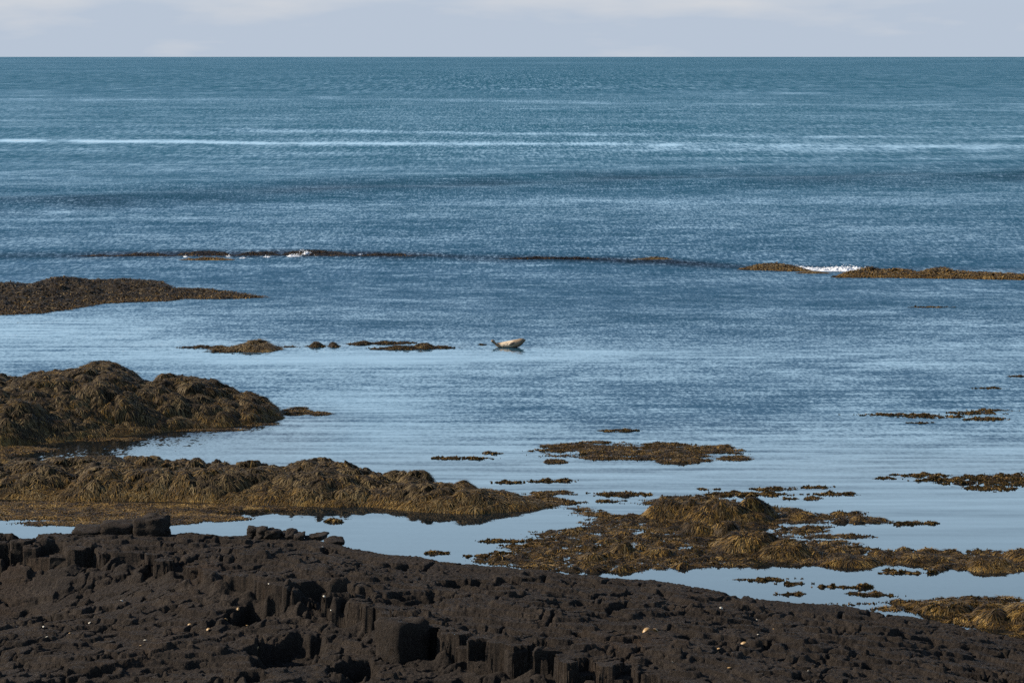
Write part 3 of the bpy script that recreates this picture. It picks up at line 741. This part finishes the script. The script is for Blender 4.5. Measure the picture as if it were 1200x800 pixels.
# ------------------------------------------------------------------ weed covered rocks and reefs
islet('weedy_islet', 'large mound of brown wrack-covered rock sloping to a point, left of the photo',
      [(-300, 470), (-200, 452), (-60, 442), (0, 438), (25, 436), (60, 432), (75, 431), (95, 426), (110, 424), (130, 426), (150, 433), (165, 439), (180, 442), (190, 435), (200, 437), (215, 435), (240, 441), (270, 451), (290, 457), (310, 465), (325, 477), (333, 489)],
      [(-300, 475), (-200, 530), (0, 524), (50, 520), (100, 515), (150, 510), (200, 505), (250, 501), (300, 497), (333, 490)],
      -300, 333, k=.66, steep=3.4, fronds=75000, gold=26000, seed=3, lump=.24, lw=1.0, step=1.3, rows=110, cat='rock')
islet('weedy_ridge', 'long low ridge of weed-hung rock running right to a round hump',
      [(-300, 560), (-200, 545), (0, 536), (60, 534), (110, 535), (190, 535), (250, 539), (300, 540), (360, 538), (390, 540), (420, 548), (450, 554), (470, 550), (485, 547), (500, 553), (510, 561), (530, 565), (545, 563), (560, 571), (590, 575), (620, 580), (652, 590)],
      [(-300, 565), (-200, 585), (0, 584), (100, 587), (200, 587), (300, 591), (400, 594), (430, 593), (500, 600), (560, 602), (620, 598), (652, 592)],
      -300, 652, k=.60, steep=3.2, fronds=70000, gold=32000, seed=13, lump=.22, lw=.8, step=1.3, rows=90)
islet('weedy_reef', 'flat-topped dark weedy reef farthest back on the left of the photo',
      [(-200, 350), (-120, 338), (0, 331), (35, 334), (60, 329), (80, 326), (120, 329), (150, 327), (190, 329), (205, 338), (240, 339), (270, 342), (308, 348)],
      [(-200, 352), (-120, 370), (0, 369), (50, 367), (90, 361), (120, 355.5), (200, 352.5), (215, 350), (260, 350.5), (308, 349)],
      -200, 308, k=.42, steep=1.9, fronds=20000, gold=2500, tint0=.42, seed=23, lump=.5, lw=1.3, step=1.2, rows=50, L=(.25, .6), Wd=(.03, .07), lift=.06, rough=1.0)
islet('weedy_reef', 'low orange-brown reef awash at the right, beside the white breaker',
      [(978, 325), (1000, 317), (1020, 314), (1040, 316), (1060, 315), (1075, 318), (1090, 315), (1105, 313), (1120, 317), (1150, 318), (1180, 320), (1200, 322), (1240, 327)],
      [(978, 325.2), (1050, 325.5), (1120, 326.5), (1200, 328), (1240, 328)],
      978, 1240, k=.55, steep=2.2, fronds=3000, gold=6000, seed=33, lump=.2, lw=1.2, step=1.0, rows=24, L=(.2, .5), Wd=(.04, .09), lift=.06, rough=1.0)
islet('weedy_reef', 'short dark reef awash just left of the white breaker',
      [(870, 316), (885, 311), (900, 309), (912, 308.5), (925, 311), (948, 317.5)], [(870, 316.2), (900, 317), (925, 317.8), (948, 318)],
      870, 948, k=.55, steep=2.2, fronds=1800, gold=1200, seed=35, lump=.2, lw=1.2, step=1.0, rows=20, L=(.2, .5), Wd=(.04, .09), lift=.06, rough=1.0)
islet('weedy_reef', 'thin sliver of brown reef under the foot of the white breaker',
      [(935, 320), (945, 318), (958, 318.3), (968, 320)], [(935, 320.2), (950, 320.6), (968, 320.4)], 935, 968, k=.6, fronds=500, gold=300, seed=36, lump=.08, lw=1.0, step=1.0, rows=12, L=(.2, .4), Wd=(.04, .08))
islet('weedy_reef', 'tiny rusty reef tip breaking the dark swell line, left of the photo',
      [(208, 305), (225, 302.5), (245, 301.6), (262, 302.5), (276, 305)], [(208, 305.2), (240, 306), (276, 305.4)], 208, 276, k=.75, fronds=700, gold=1800, seed=37, lump=.12, lw=1.0, step=1.0, rows=14, L=(.2, .5), Wd=(.04, .09))
islet('weedy_reef', 'long low black reef crest on the dark swell line, left of the middle',
      [(95, 300), (118, 297.6), (135, 299.8), (160, 295.6), (185, 296), (200, 299.8), (215, 297), (240, 293.6), (262, 295.4), (275, 299.6), (292, 295), (318, 294.4), (330, 298.8), (345, 292.8), (375, 292), (402, 294.2), (420, 299.6), (440, 296), (470, 297.4), (482, 300.6), (500, 298.8), (525, 301)],
      [(95, 300.4), (170, 300.2), (250, 300.2), (330, 299.8), (400, 300.4), (480, 301.6), (525, 301.6)],
      95, 525, rough=1.2, k=.65, steep=1.6, fronds=5000, gold=700, seed=137, lump=.16, lw=1.4, step=1.0, rows=14, L=(.2, .5), Wd=(.04, .09), tint0=-.1)
islet('weedy_reef', 'thin black reef crest in mid-photo between the two swell-line reefs',
      [(585, 303.6), (620, 300.8), (650, 300.2), (690, 301.6), (725, 304.2)], [(585, 304.6), (650, 305.2), (725, 305.3)],
      585, 725, rough=1.2, k=.8, steep=1.6, fronds=1800, gold=200, seed=138, lump=.12, lw=1.4, step=1.0, rows=12, L=(.2, .5), Wd=(.04, .09), tint0=-.1)
islet('weedy_reef', 'small dark reef tip at the right end of the swell line',
      [(738, 305), (755, 302), (770, 300.5), (780, 302), (792, 305.5)], [(738, 305.2), (770, 306), (792, 305.7)], 738, 792, k=.7, fronds=1200, gold=300, seed=38, lump=.12, lw=1.0, step=1.0, rows=14, L=(.2, .5), Wd=(.04, .09))
islet('weedy_rock', 'little pointed weedy rock alone left of the seal',
      [(248, 409.5), (270, 407), (283, 402.5), (296, 398.5), (306, 398), (316, 401.5), (329, 408)], [(248, 409.8), (280, 412), (300, 413), (315, 412.5), (329, 409.5)],
      248, 329, k=.6, fronds=3500, gold=500, seed=39, lump=.1, lw=.7, step=.8, rows=26, L=(.15, .35), Wd=(.025, .05))
# ------------------------------------------------------------------ floating and grounded weed
weed_mat('seaweed_mat', 'broad humped bank of golden-brown seaweed right of the middle pool',
         [(850, 606, 110, 22), (740, 618, 70, 20), (700, 640, 110, 24), (790, 645, 150, 26), (640, 657, 90, 13), (690, 666, 90, 8), (900, 640, 130, 22), (960, 606, 70, 8), (1000, 628, 45, 4, .7), (960, 653, 120, 10), (1050, 652, 110, 10), (1140, 657, 110, 13), (1220, 659, 70, 15), (770, 660, 130, 9), (690, 600, 45, 6, .6), (1000, 609, 55, 5), (930, 622, 60, 8, .7), (800, 588, 80, 7)],
         humps=[(845, 608, 66, 1.2, .46), (885, 606, 24, .6, .42), (790, 604, 45, 1.0, .42), (880, 643, 55, 1.2, .44), (925, 650, 40, .9, .32), (815, 624, 26, .6, .3), (845, 626, 22, .5, .3), (728, 648, 17, .5, .3), (775, 650, 22, .5, .18), (690, 655, 20, .5, .12), (1000, 660, 50, .7, .16), (1080, 656, 40, .8, .14), (1160, 664, 45, .9, .22), (1200, 655, 30, .8, .2), (935, 605, 30, .8, .15)],
         fronds=36000, gold=44000, seed=51, rag=1.1, lump=.09, up=.14, L=(.08, .30), Wd=(.008, .024), nw=1.1, tvar=.8)
weed_mat('seaweed_mat', 'separate dark weed raft afloat in open water above the broad bank',
         [(745, 531, 112, 10), (700, 527, 80, 8), (820, 528, 62, 6), (662, 523, 44, 2.6), (712, 518.5, 36, 2.2), (650, 541, 15, 3), (800, 540, 40, 4), (860, 537, 22, 3), (790, 521, 40, 2)],
         fronds=5000, gold=6000, seed=52, rag=1.15, up=.4, lump=.04)
weed_mat('seaweed_mat', 'ragged tail of weed trailing off the right end of the low ridge',
         [(600, 590, 60, 9), (635, 586, 45, 6), (665, 588, 30, 2.6), (640, 578, 40, 3, .7)], fronds=2500, gold=4000, seed=53, up=.4, rag=1.15)
weed_mat('seaweed_mat', 'brown carpet of shallow weed between the long ridge and the black blocks',
         [(60, 598, 170, 12), (150, 603, 130, 11), (-60, 600, 120, 14), (250, 607, 60, 5, .8), (200, 596, 130, 6), (330, 596, 60, 2.5, .7), (205, 612, 40, 4, .8), (60, 613, 60, 3.5, .7)],
         fronds=7000, gold=24000, seed=54, rag=.7, thick=.03, lump=.02, up=.2, nw=1.3)
weed_mat('seaweed_mat', 'rim of shallow brown weed along the front of the sloping mound',
         [(20, 527, 60, 4), (120, 515, 60, 1.8), (-60, 532, 100, 6), (230, 504, 70, 1.6, .8), (305, 497.5, 30, 1.4, .8)], fronds=4000, gold=5000, seed=55, thick=.03, lump=.02, up=.2)
weed_mat('seaweed_mat', 'little weed raft off the pointed right tip of the sloping mound',
         [(345, 483, 26, 4), (372, 485, 18, 2.4, .8), (352, 478, 12, 1.4, .7)], fronds=1500, gold=900, seed=56, up=.4)
weed_mat('seaweed_mat', 'thick golden clump with pale trailing blades against the shore at bottom right',
         [(1170, 722, 80, 18), (1110, 712, 60, 9), (1085, 706, 55, 3.5, .9), (1230, 730, 60, 26), (1050, 713, 45, 4, .8), (1140, 702, 70, 3, .8), (1000, 707, 34, 1.6, .8)],
         humps=[(1165, 727, 40, 1.0, .32), (1210, 728, 40, 1.2, .36), (1110, 716, 30, .6, .18)], fronds=9000, gold=18000, seed=57, up=.15, lump=.09, L=(.12, .36), Wd=(.012, .026))
SMALL = [('thin weed fringe floating level with the left end of the open-water raft, farthest of them', [(726, 505, 24, 1.8)]),
         ('thin broken line of weed right of the sloping mound\'s pool', [(540, 537, 36, 2), (572, 531, 13, 1.4, .8)]),
         ('two thin weed strands afloat just above the ridge\'s ragged tail', [(597, 565, 20, 2), (645, 563.5, 28, 2.2)]),
         ('neat weed patch between the open-water raft and the broad bank', [(729, 579, 33, 3.5), (712, 587, 18, 2, .7)]),
         ('loose weed strips just behind the hump of the broad bank', [(872, 579, 55, 3.4), (905, 573, 26, 2), (830, 573, 14, 1.4), (940, 584, 26, 2)]),
         ('lone straight weed strip floating right of the broad bank\'s hump', [(980, 579, 30, 2.4), (955, 571, 22, 2, .8)]),
         ('slim weed strip lying off the right tip of the broad bank', [(1073, 613, 32, 2.4)]),
         ('scattered weed rafts near the right edge, left of the darker edge raft', [(1080, 557, 32, 2.6), (1105, 562, 34, 3), (1040, 560, 20, 1.4, .8), (1125, 566, 24, 2)]),
         ('dark weed raft cut off by the right edge of the photo', [(1185, 562, 42, 9), (1160, 572, 30, 4), (1148, 559, 26, 2.4)]),
         ('long thin chain of weed on the ruffled water far right', [(1050, 486, 46, 2), (1095, 488.5, 40, 2.2), (1140, 484, 34, 2.4), (1155, 491, 26, 2.6), (1160, 481, 30, 1.2, .8), (1080, 495.5, 18, 1.2, .8)]),
         ('faint weed line by itself at the far right, highest of the floating lines', [(1160, 455, 22, 1.2, .8), (1192, 441, 16, 1.2, .8)]),
         ('flat weed patch in the lower pool close to its left end', [(898, 679, 34, 2.6), (932, 684, 20, 1.4, .8)]),
         ('thin weed line in the middle of the lower pool', [(990, 687.5, 42, 1.4)]),
         ('round-topped weed patch in the lower pool near the shore', [(1018, 696, 24, 2.4), (1046, 698, 18, 1.2, .8)]),
         ('small weed scraps against the shore below the lower pool\'s left end', [(925, 696, 18, 1)]),
         ('weed strand lying along the upper right rim of the lower pool', [(1062, 671, 32, 1.6), (1040, 668, 16, 1, .8)]),
         ('little weed scraps between the black row and the broad bank', [(515, 648, 16, 2), (560, 651, 18, 2, .8), (590, 648, 20, 1.6, .8)]),
         ('stringy weed points reaching left from the broad bank into the pool', [(595, 634, 40, 2), (620, 640, 34, 2.4)]),
         ('tiny weed tuft on the still pool below the ridge', [(392, 611, 12, 2, .9)]),
         ('slender dark slick of weed on the open water at the right', [(1090, 360, 30, 1, .9)])]
for k, (lb, el) in enumerate(SMALL):
    area = sum(e[2] * e[3] * (1 if len(e) < 5 else e[4]) for e in el)
    n = int(np.clip(area * 7, 200, 3000))
    el = [(e[0], e[1], e[2] * 1.1, e[3] * .85) + tuple(e[4:]) for e in el]
    weed_mat('seaweed_mat', lb, el, fronds=n // 2, gold=n, seed=60 + 3 * k, rag=1.9, up=.7, nw=.2, thick=.03, res=(.03, .06), L=(.06, .18), Wd=(.012, .028))

STRIPS = [('left one of two low twin knobs of weed between the pointed rock and the seal', [(371, 406, 13, 1.6)], [(372, 406, 9, .5, .16)]),
          ('right one of two low twin knobs of weed between the pointed rock and the seal', [(392, 406, 8, 1.6)], [(392, 406, 7, .5, .15)]),
          ('farther thin strip of the two weedy strips left of the seal', [(448, 402.5, 36, 1.4), (420, 403, 14, 1.6, .9), (475, 402, 18, 1)], [(425, 403, 14, .6, .1), (455, 402.5, 20, .5, .08)]),
          ('nearer, wider strip of the two weedy strips left of the seal', [(470, 408.5, 40, 1.7), (500, 407.5, 36, 1.8), (440, 409, 14, 1, .9)], [(498, 407.5, 20, .7, .2), (470, 408.5, 24, .6, .1), (520, 407.6, 12, .4, .06)]),
          ('dark weed streak on the water just behind the seal\'s tail', [(565.5, 404.2, 5, .6)], []),
          ('broken weed line running off both sides of the little pointed rock', [(245, 407, 40, 1.3, .9), (262, 412, 24, 1.2, .9), (330, 406.5, 26, .8, .8), (270, 409.5, 26, 1.6)], [])]
for k, (lb, el, hu) in enumerate(STRIPS):
    area = sum(e[2] * e[3] for e in el); n = int(np.clip(area * 14, 200, 2500))
    weed_mat('seaweed_mat', lb, el, humps=hu, fronds=n, gold=n // 4, seed=160 + 3 * k, rag=1.5, up=.35, nw=.25, thick=.05, res=(.04, .09), L=(.10, .22), Wd=(.02, .045))

# ------------------------------------------------------------------ breaking foam
def make_foam_mat():
    m, t, b = new_mat('foam'); b.inputs['Base Color'].default_value = (.62, .63, .64, 1); b.inputs['Roughness'].default_value = .6
    return m
FOAM = make_foam_mat()
def foam(name, label, spots, seed):
    """torn foam: a ragged low heap of water with droplets round it; spots (px, py, half px, half metres deep, height m, droplets)"""
    import bmesh
    rng = np.random.default_rng(seed)
    Vs, Fs, k0 = [], [], 0
    ico = np.array([(1, 0, 0), (-1, 0, 0), (0, 1, 0), (0, -1, 0), (0, 0, 1), (0, 0, -1)], float)
    icf = np.array([(0, 2, 4), (2, 1, 4), (1, 3, 4), (3, 0, 4), (2, 0, 5), (1, 2, 5), (3, 1, 5), (0, 3, 5)])
    for px, py, hp, hm, hh, n in spots:
        cx, cy = [float(v) for v in at(px, py)]
        w = hp * cy / F
        nx_, ny_ = max(8, int(2 * w / .035)), max(6, int(2 * hm / .06))
        X, Y = np.meshgrid(np.linspace(-1, 1, nx_), np.linspace(-1, 1, ny_))
        env = np.clip(1 - X * X - Y * Y, 0, 1) ** .6
        wx_, wy_ = X * w + cx, Y * hm + cy
        h = env * (.55 + 1.3 * fbm(wx_ / .45, wy_ / .4, 4, seed + 5, .65)) + .45 * fbm(wx_ / .12, wy_ / .12, 3, seed + 6, .7) * env - .09
        V = np.stack([wx_, wy_, hh * h], -1).reshape(-1, 3)
        f = grid_faces(ny_, nx_); f = f[V[:, 2][f].max(1) > 0]
        tri = np.concatenate([f[:, [0, 1, 2]], f[:, [0, 2, 3]]])
        Vs.append(V); Fs.append(tri + k0); k0 += len(V)
        for _ in range(n):
            a_, b_ = rng.normal(0, .5), rng.normal(0, .5)
            p = (cx + a_ * w, cy + b_ * hm, hh * (1.3 * rng.random() ** 2) * max(.1, 1 - a_ * a_ * .6))
            v = ico * (1 + .3 * rng.normal(0, 1, (6, 1)).clip(-1, 1)) * rng.uniform(.008, .03) * np.array([1.6, 1, .9]) + p
            Vs.append(v); Fs.append(icf + k0); k0 += 6
    V = np.concatenate(Vs); c = V.mean(0); c[2] = 0
    o = mesh_obj(name, V - c, np.concatenate(Fs), FOAM, loc=c); tag(o, label, 'wave', kind='stuff'); return o
foam('breaker', 'white breaker tumbling over the low reef at the right', [(934, 314.6, 22, 1.0, .12, 50), (952, 316, 26, 1.0, .13, 70), (990, 316.4, 28, 1.3, .24, 150), (974, 317, 22, .8, .16, 60), (1012, 317.4, 16, .7, .14, 50)], 1)
foam('breaker', 'small flecks of foam on the dark swell line at the left', [(357, 299, 11, .6, .26, 90), (345, 300.5, 9, .4, .14, 40), (314, 301.5, 5, .3, .12, 24), (285, 303.5, 6, .3, .10, 24), (218, 301.5, 4, .3, .12, 12), (268, 301, 3, .3, .12, 12), (420, 299.5, 10, .4, .10, 16)], 2)

# ------------------------------------------------------------------ the seal
def tube(path, nseg=18):
    """path: list of (centre, half width, half height, up); returns verts, faces of a closed tube"""
    P = [np.array(p[0], float) for p in path]; V = []; m = len(P)
    for k in range(m):
        d = P[min(k + 1, m - 1)] - P[max(k - 1, 0)]; d /= np.linalg.norm(d)
        up = np.array(path[k][3] if len(path[k]) > 3 else (0, 0, 1), float); up -= d * up.dot(d); up /= np.linalg.norm(up)
        s = np.cross(d, up)
        for a in np.linspace(0, 2 * math.pi, nseg, endpoint=False): V.append(P[k] + s * path[k][1] * math.cos(a) + up * path[k][2] * math.sin(a))
    fs = [(k * nseg + a, k * nseg + (a + 1) % nseg, (k + 1) * nseg + (a + 1) % nseg, (k + 1) * nseg + a) for k in range(m - 1) for a in range(nseg)]
    n0 = len(V); V.append(P[0]); V.append(P[-1])
    fs += [((a + 1) % nseg, a, n0) for a in range(nseg)] + [((m - 1) * nseg + a, (m - 1) * nseg + (a + 1) % nseg, n0 + 1) for a in range(nseg)]
    return V, fs
def seal():
    import bmesh
    x0, y0 = [float(v) for v in at(595, 407)]
    root = empty('seal', (x0, y0, 0))
    tag(root, 'pale spotted seal lying banana-shaped at the water surface, head and tail raised', 'seal')
    body = [((-.54, 0, .17), .035, .03), ((-.50, 0, .14), .06, .05), ((-.44, 0, .11), .095, .08), ((-.32, 0, .085), .135, .118), ((-.16, 0, .085), .172, .15), ((.0, 0, .10), .19, .168), ((.16, 0, .125), .195, .175),
            ((.30, 0, .155), .185, .175), ((.41, 0, .185), .168, .168), ((.49, 0, .225), .148, .148), ((.555, 0, .262), .132, .13), ((.61, 0, .288), .116, .11), ((.66, 0, .30), .094, .082), ((.70, 0, .305), .07, .058), ((.73, 0, .308), .042, .034)]
    Vs, Fs = tube(body, 20)
    def addt(path, n=12):
        v, f = tube(path, n); k = len(Vs); Vs.extend(v); Fs.extend([tuple(i + k for i in q_) for q_ in f])
    for s in (-1, 1):                                            # hind flippers, lifted and fanned
        addt([((-.50, .03 * s, .14), .04, .03), ((-.56, .05 * s, .19), .06, .045), ((-.60, .075 * s, .235), .07, .045), ((-.64, .095 * s, .27), .075, .042), ((-.67, .11 * s, .29), .05, .025)])
        addt([((.27, .15 * s, .22), .055, .05, (0, s, .3)), ((.22, .195 * s, .20), .058, .03, (0, s, .5)), ((.15, .212 * s, .165), .055, .022, (0, s, .4)), ((.08, .215 * s, .13), .035, .014, (0, s, .4))])   # front flippers
        addt([((.655, .03 * s, .31), .03, .028), ((.70, .032 * s, .306), .03, .027), ((.725, .026 * s, .305), .018, .018)], 10)                        # whisker pads
    m, t, b = new_mat('seal_coat')
    tcn = nd(t, 'ShaderNodeTexCoord'); sp = nd(t, 'ShaderNodeSeparateXYZ'); t.links.new(tcn.outputs['Object'], sp.inputs[0])
    n1 = objnoise(t, 9, 3, .6, tcn.outputs['Object']); n2 = objnoise(t, 24, 2, .5, tcn.outputs['Object'])
    mr = nd(t, 'ShaderNodeMapRange', ins={1: -.35, 2: .62, 3: 0, 4: 1}); t.links.new(sp.outputs['X'], mr.inputs[0])
    base = ramp(t, [(0.0, (.18, .12, .06)), (.12, (.52, .40, .26)), (.5, (.60, .47, .31)), (.66, (.32, .22, .125)), (1.0, (.15, .105, .06))]); t.links.new(mr.outputs[0], base.inputs[0])
    ms = nd(t, 'ShaderNodeMath', operation='MULTIPLY'); 
    r1 = nd(t, 'ShaderNodeMapRange', ins={1: .56, 2: .66}); t.links.new(n1.outputs[0], r1.inputs[0])
    r2 = nd(t, 'ShaderNodeMapRange', ins={1: .42, 2: .55}); t.links.new(n2.outputs[0], r2.inputs[0])
    t.links.new(r1.outputs[0], ms.inputs[0]); t.links.new(r2.outputs[0], ms.inputs[1])
    mc = nd(t, 'ShaderNodeMix', data_type='RGBA'); t.links.new(ms.outputs[0], mc.inputs['Factor']); t.links.new(base.outputs[0], mc.inputs['A']); mc.inputs['B'].default_value = (.10, .07, .045, 1)
    # dark flippers and a wet dark band along the waterline
    ab = nd(t, 'ShaderNodeMath', operation='ABSOLUTE'); t.links.new(sp.outputs['Y'], ab.inputs[0])
    fl_ = nd(t, 'ShaderNodeMapRange', ins={1: .197, 2: .206, 3: 0, 4: .85}); t.links.new(ab.outputs[0], fl_.inputs[0])
    wt_ = nd(t, 'ShaderNodeMapRange', ins={1: .03, 2: .07, 3: .8, 4: 0}); t.links.new(sp.outputs['Z'], wt_.inputs[0])
    mxx = nd(t, 'ShaderNodeMath', operation='MAXIMUM'); t.links.new(fl_.outputs[0], mxx.inputs[0]); t.links.new(wt_.outputs[0], mxx.inputs[1])
    md_ = nd(t, 'ShaderNodeMix', data_type='RGBA'); t.links.new(mxx.outputs[0], md_.inputs['Factor']); t.links.new(mc.outputs['Result'], md_.inputs['A']); md_.inputs['B'].default_value = (.05, .035, .022, 1)
    t.links.new(md_.outputs['Result'], b.inputs['Base Color']); b.inputs['Roughness'].default_value = .5
    o = mesh_obj('body', np.array(Vs), Fs, m, root)
    bm = bmesh.new(); bm.from_mesh(o.data); bmesh.ops.recalc_face_normals(bm, faces=bm.faces); bm.to_mesh(o.data); bm.free()
    rm = o.modifiers.new('fuse', 'REMESH'); rm.mode = 'VOXEL'; rm.voxel_size = .012; rm.use_smooth_shade = True
    sm = o.modifiers.new('soften', 'SMOOTH'); sm.iterations = 4
    root.rotation_euler.z = math.radians(-8)
    dk, t2, b2 = new_mat('dark_wet_skin'); b2.inputs['Base Color'].default_value = (.012, .01, .01, 1); b2.inputs['Roughness'].default_value = .15
    def ball(nm, c, r, sq=(1, 1, 1)):
        bm = bmesh.new(); bmesh.ops.create_uvsphere(bm, u_segments=12, v_segments=8, radius=r)
        me = bpy.data.meshes.new(nm); bm.to_mesh(me); bm.free(); me.materials.append(dk)
        for p in me.polygons: p.use_smooth = True
        q_ = bpy.data.objects.new(nm, me); COL.objects.link(q_); q_.parent = root; q_.location = c; q_.scale = sq
    ball('eye', (.632, -.066, .345), .017); ball('eye', (.632, .066, .345), .017); ball('nose', (.738, 0, .325), .022, (.7, 1.2, .9))
seal()
print('columns', ncol, 'tris', sum(len(o.data.polygons) * 2 for o in bpy.data.objects if o.type == 'MESH'))
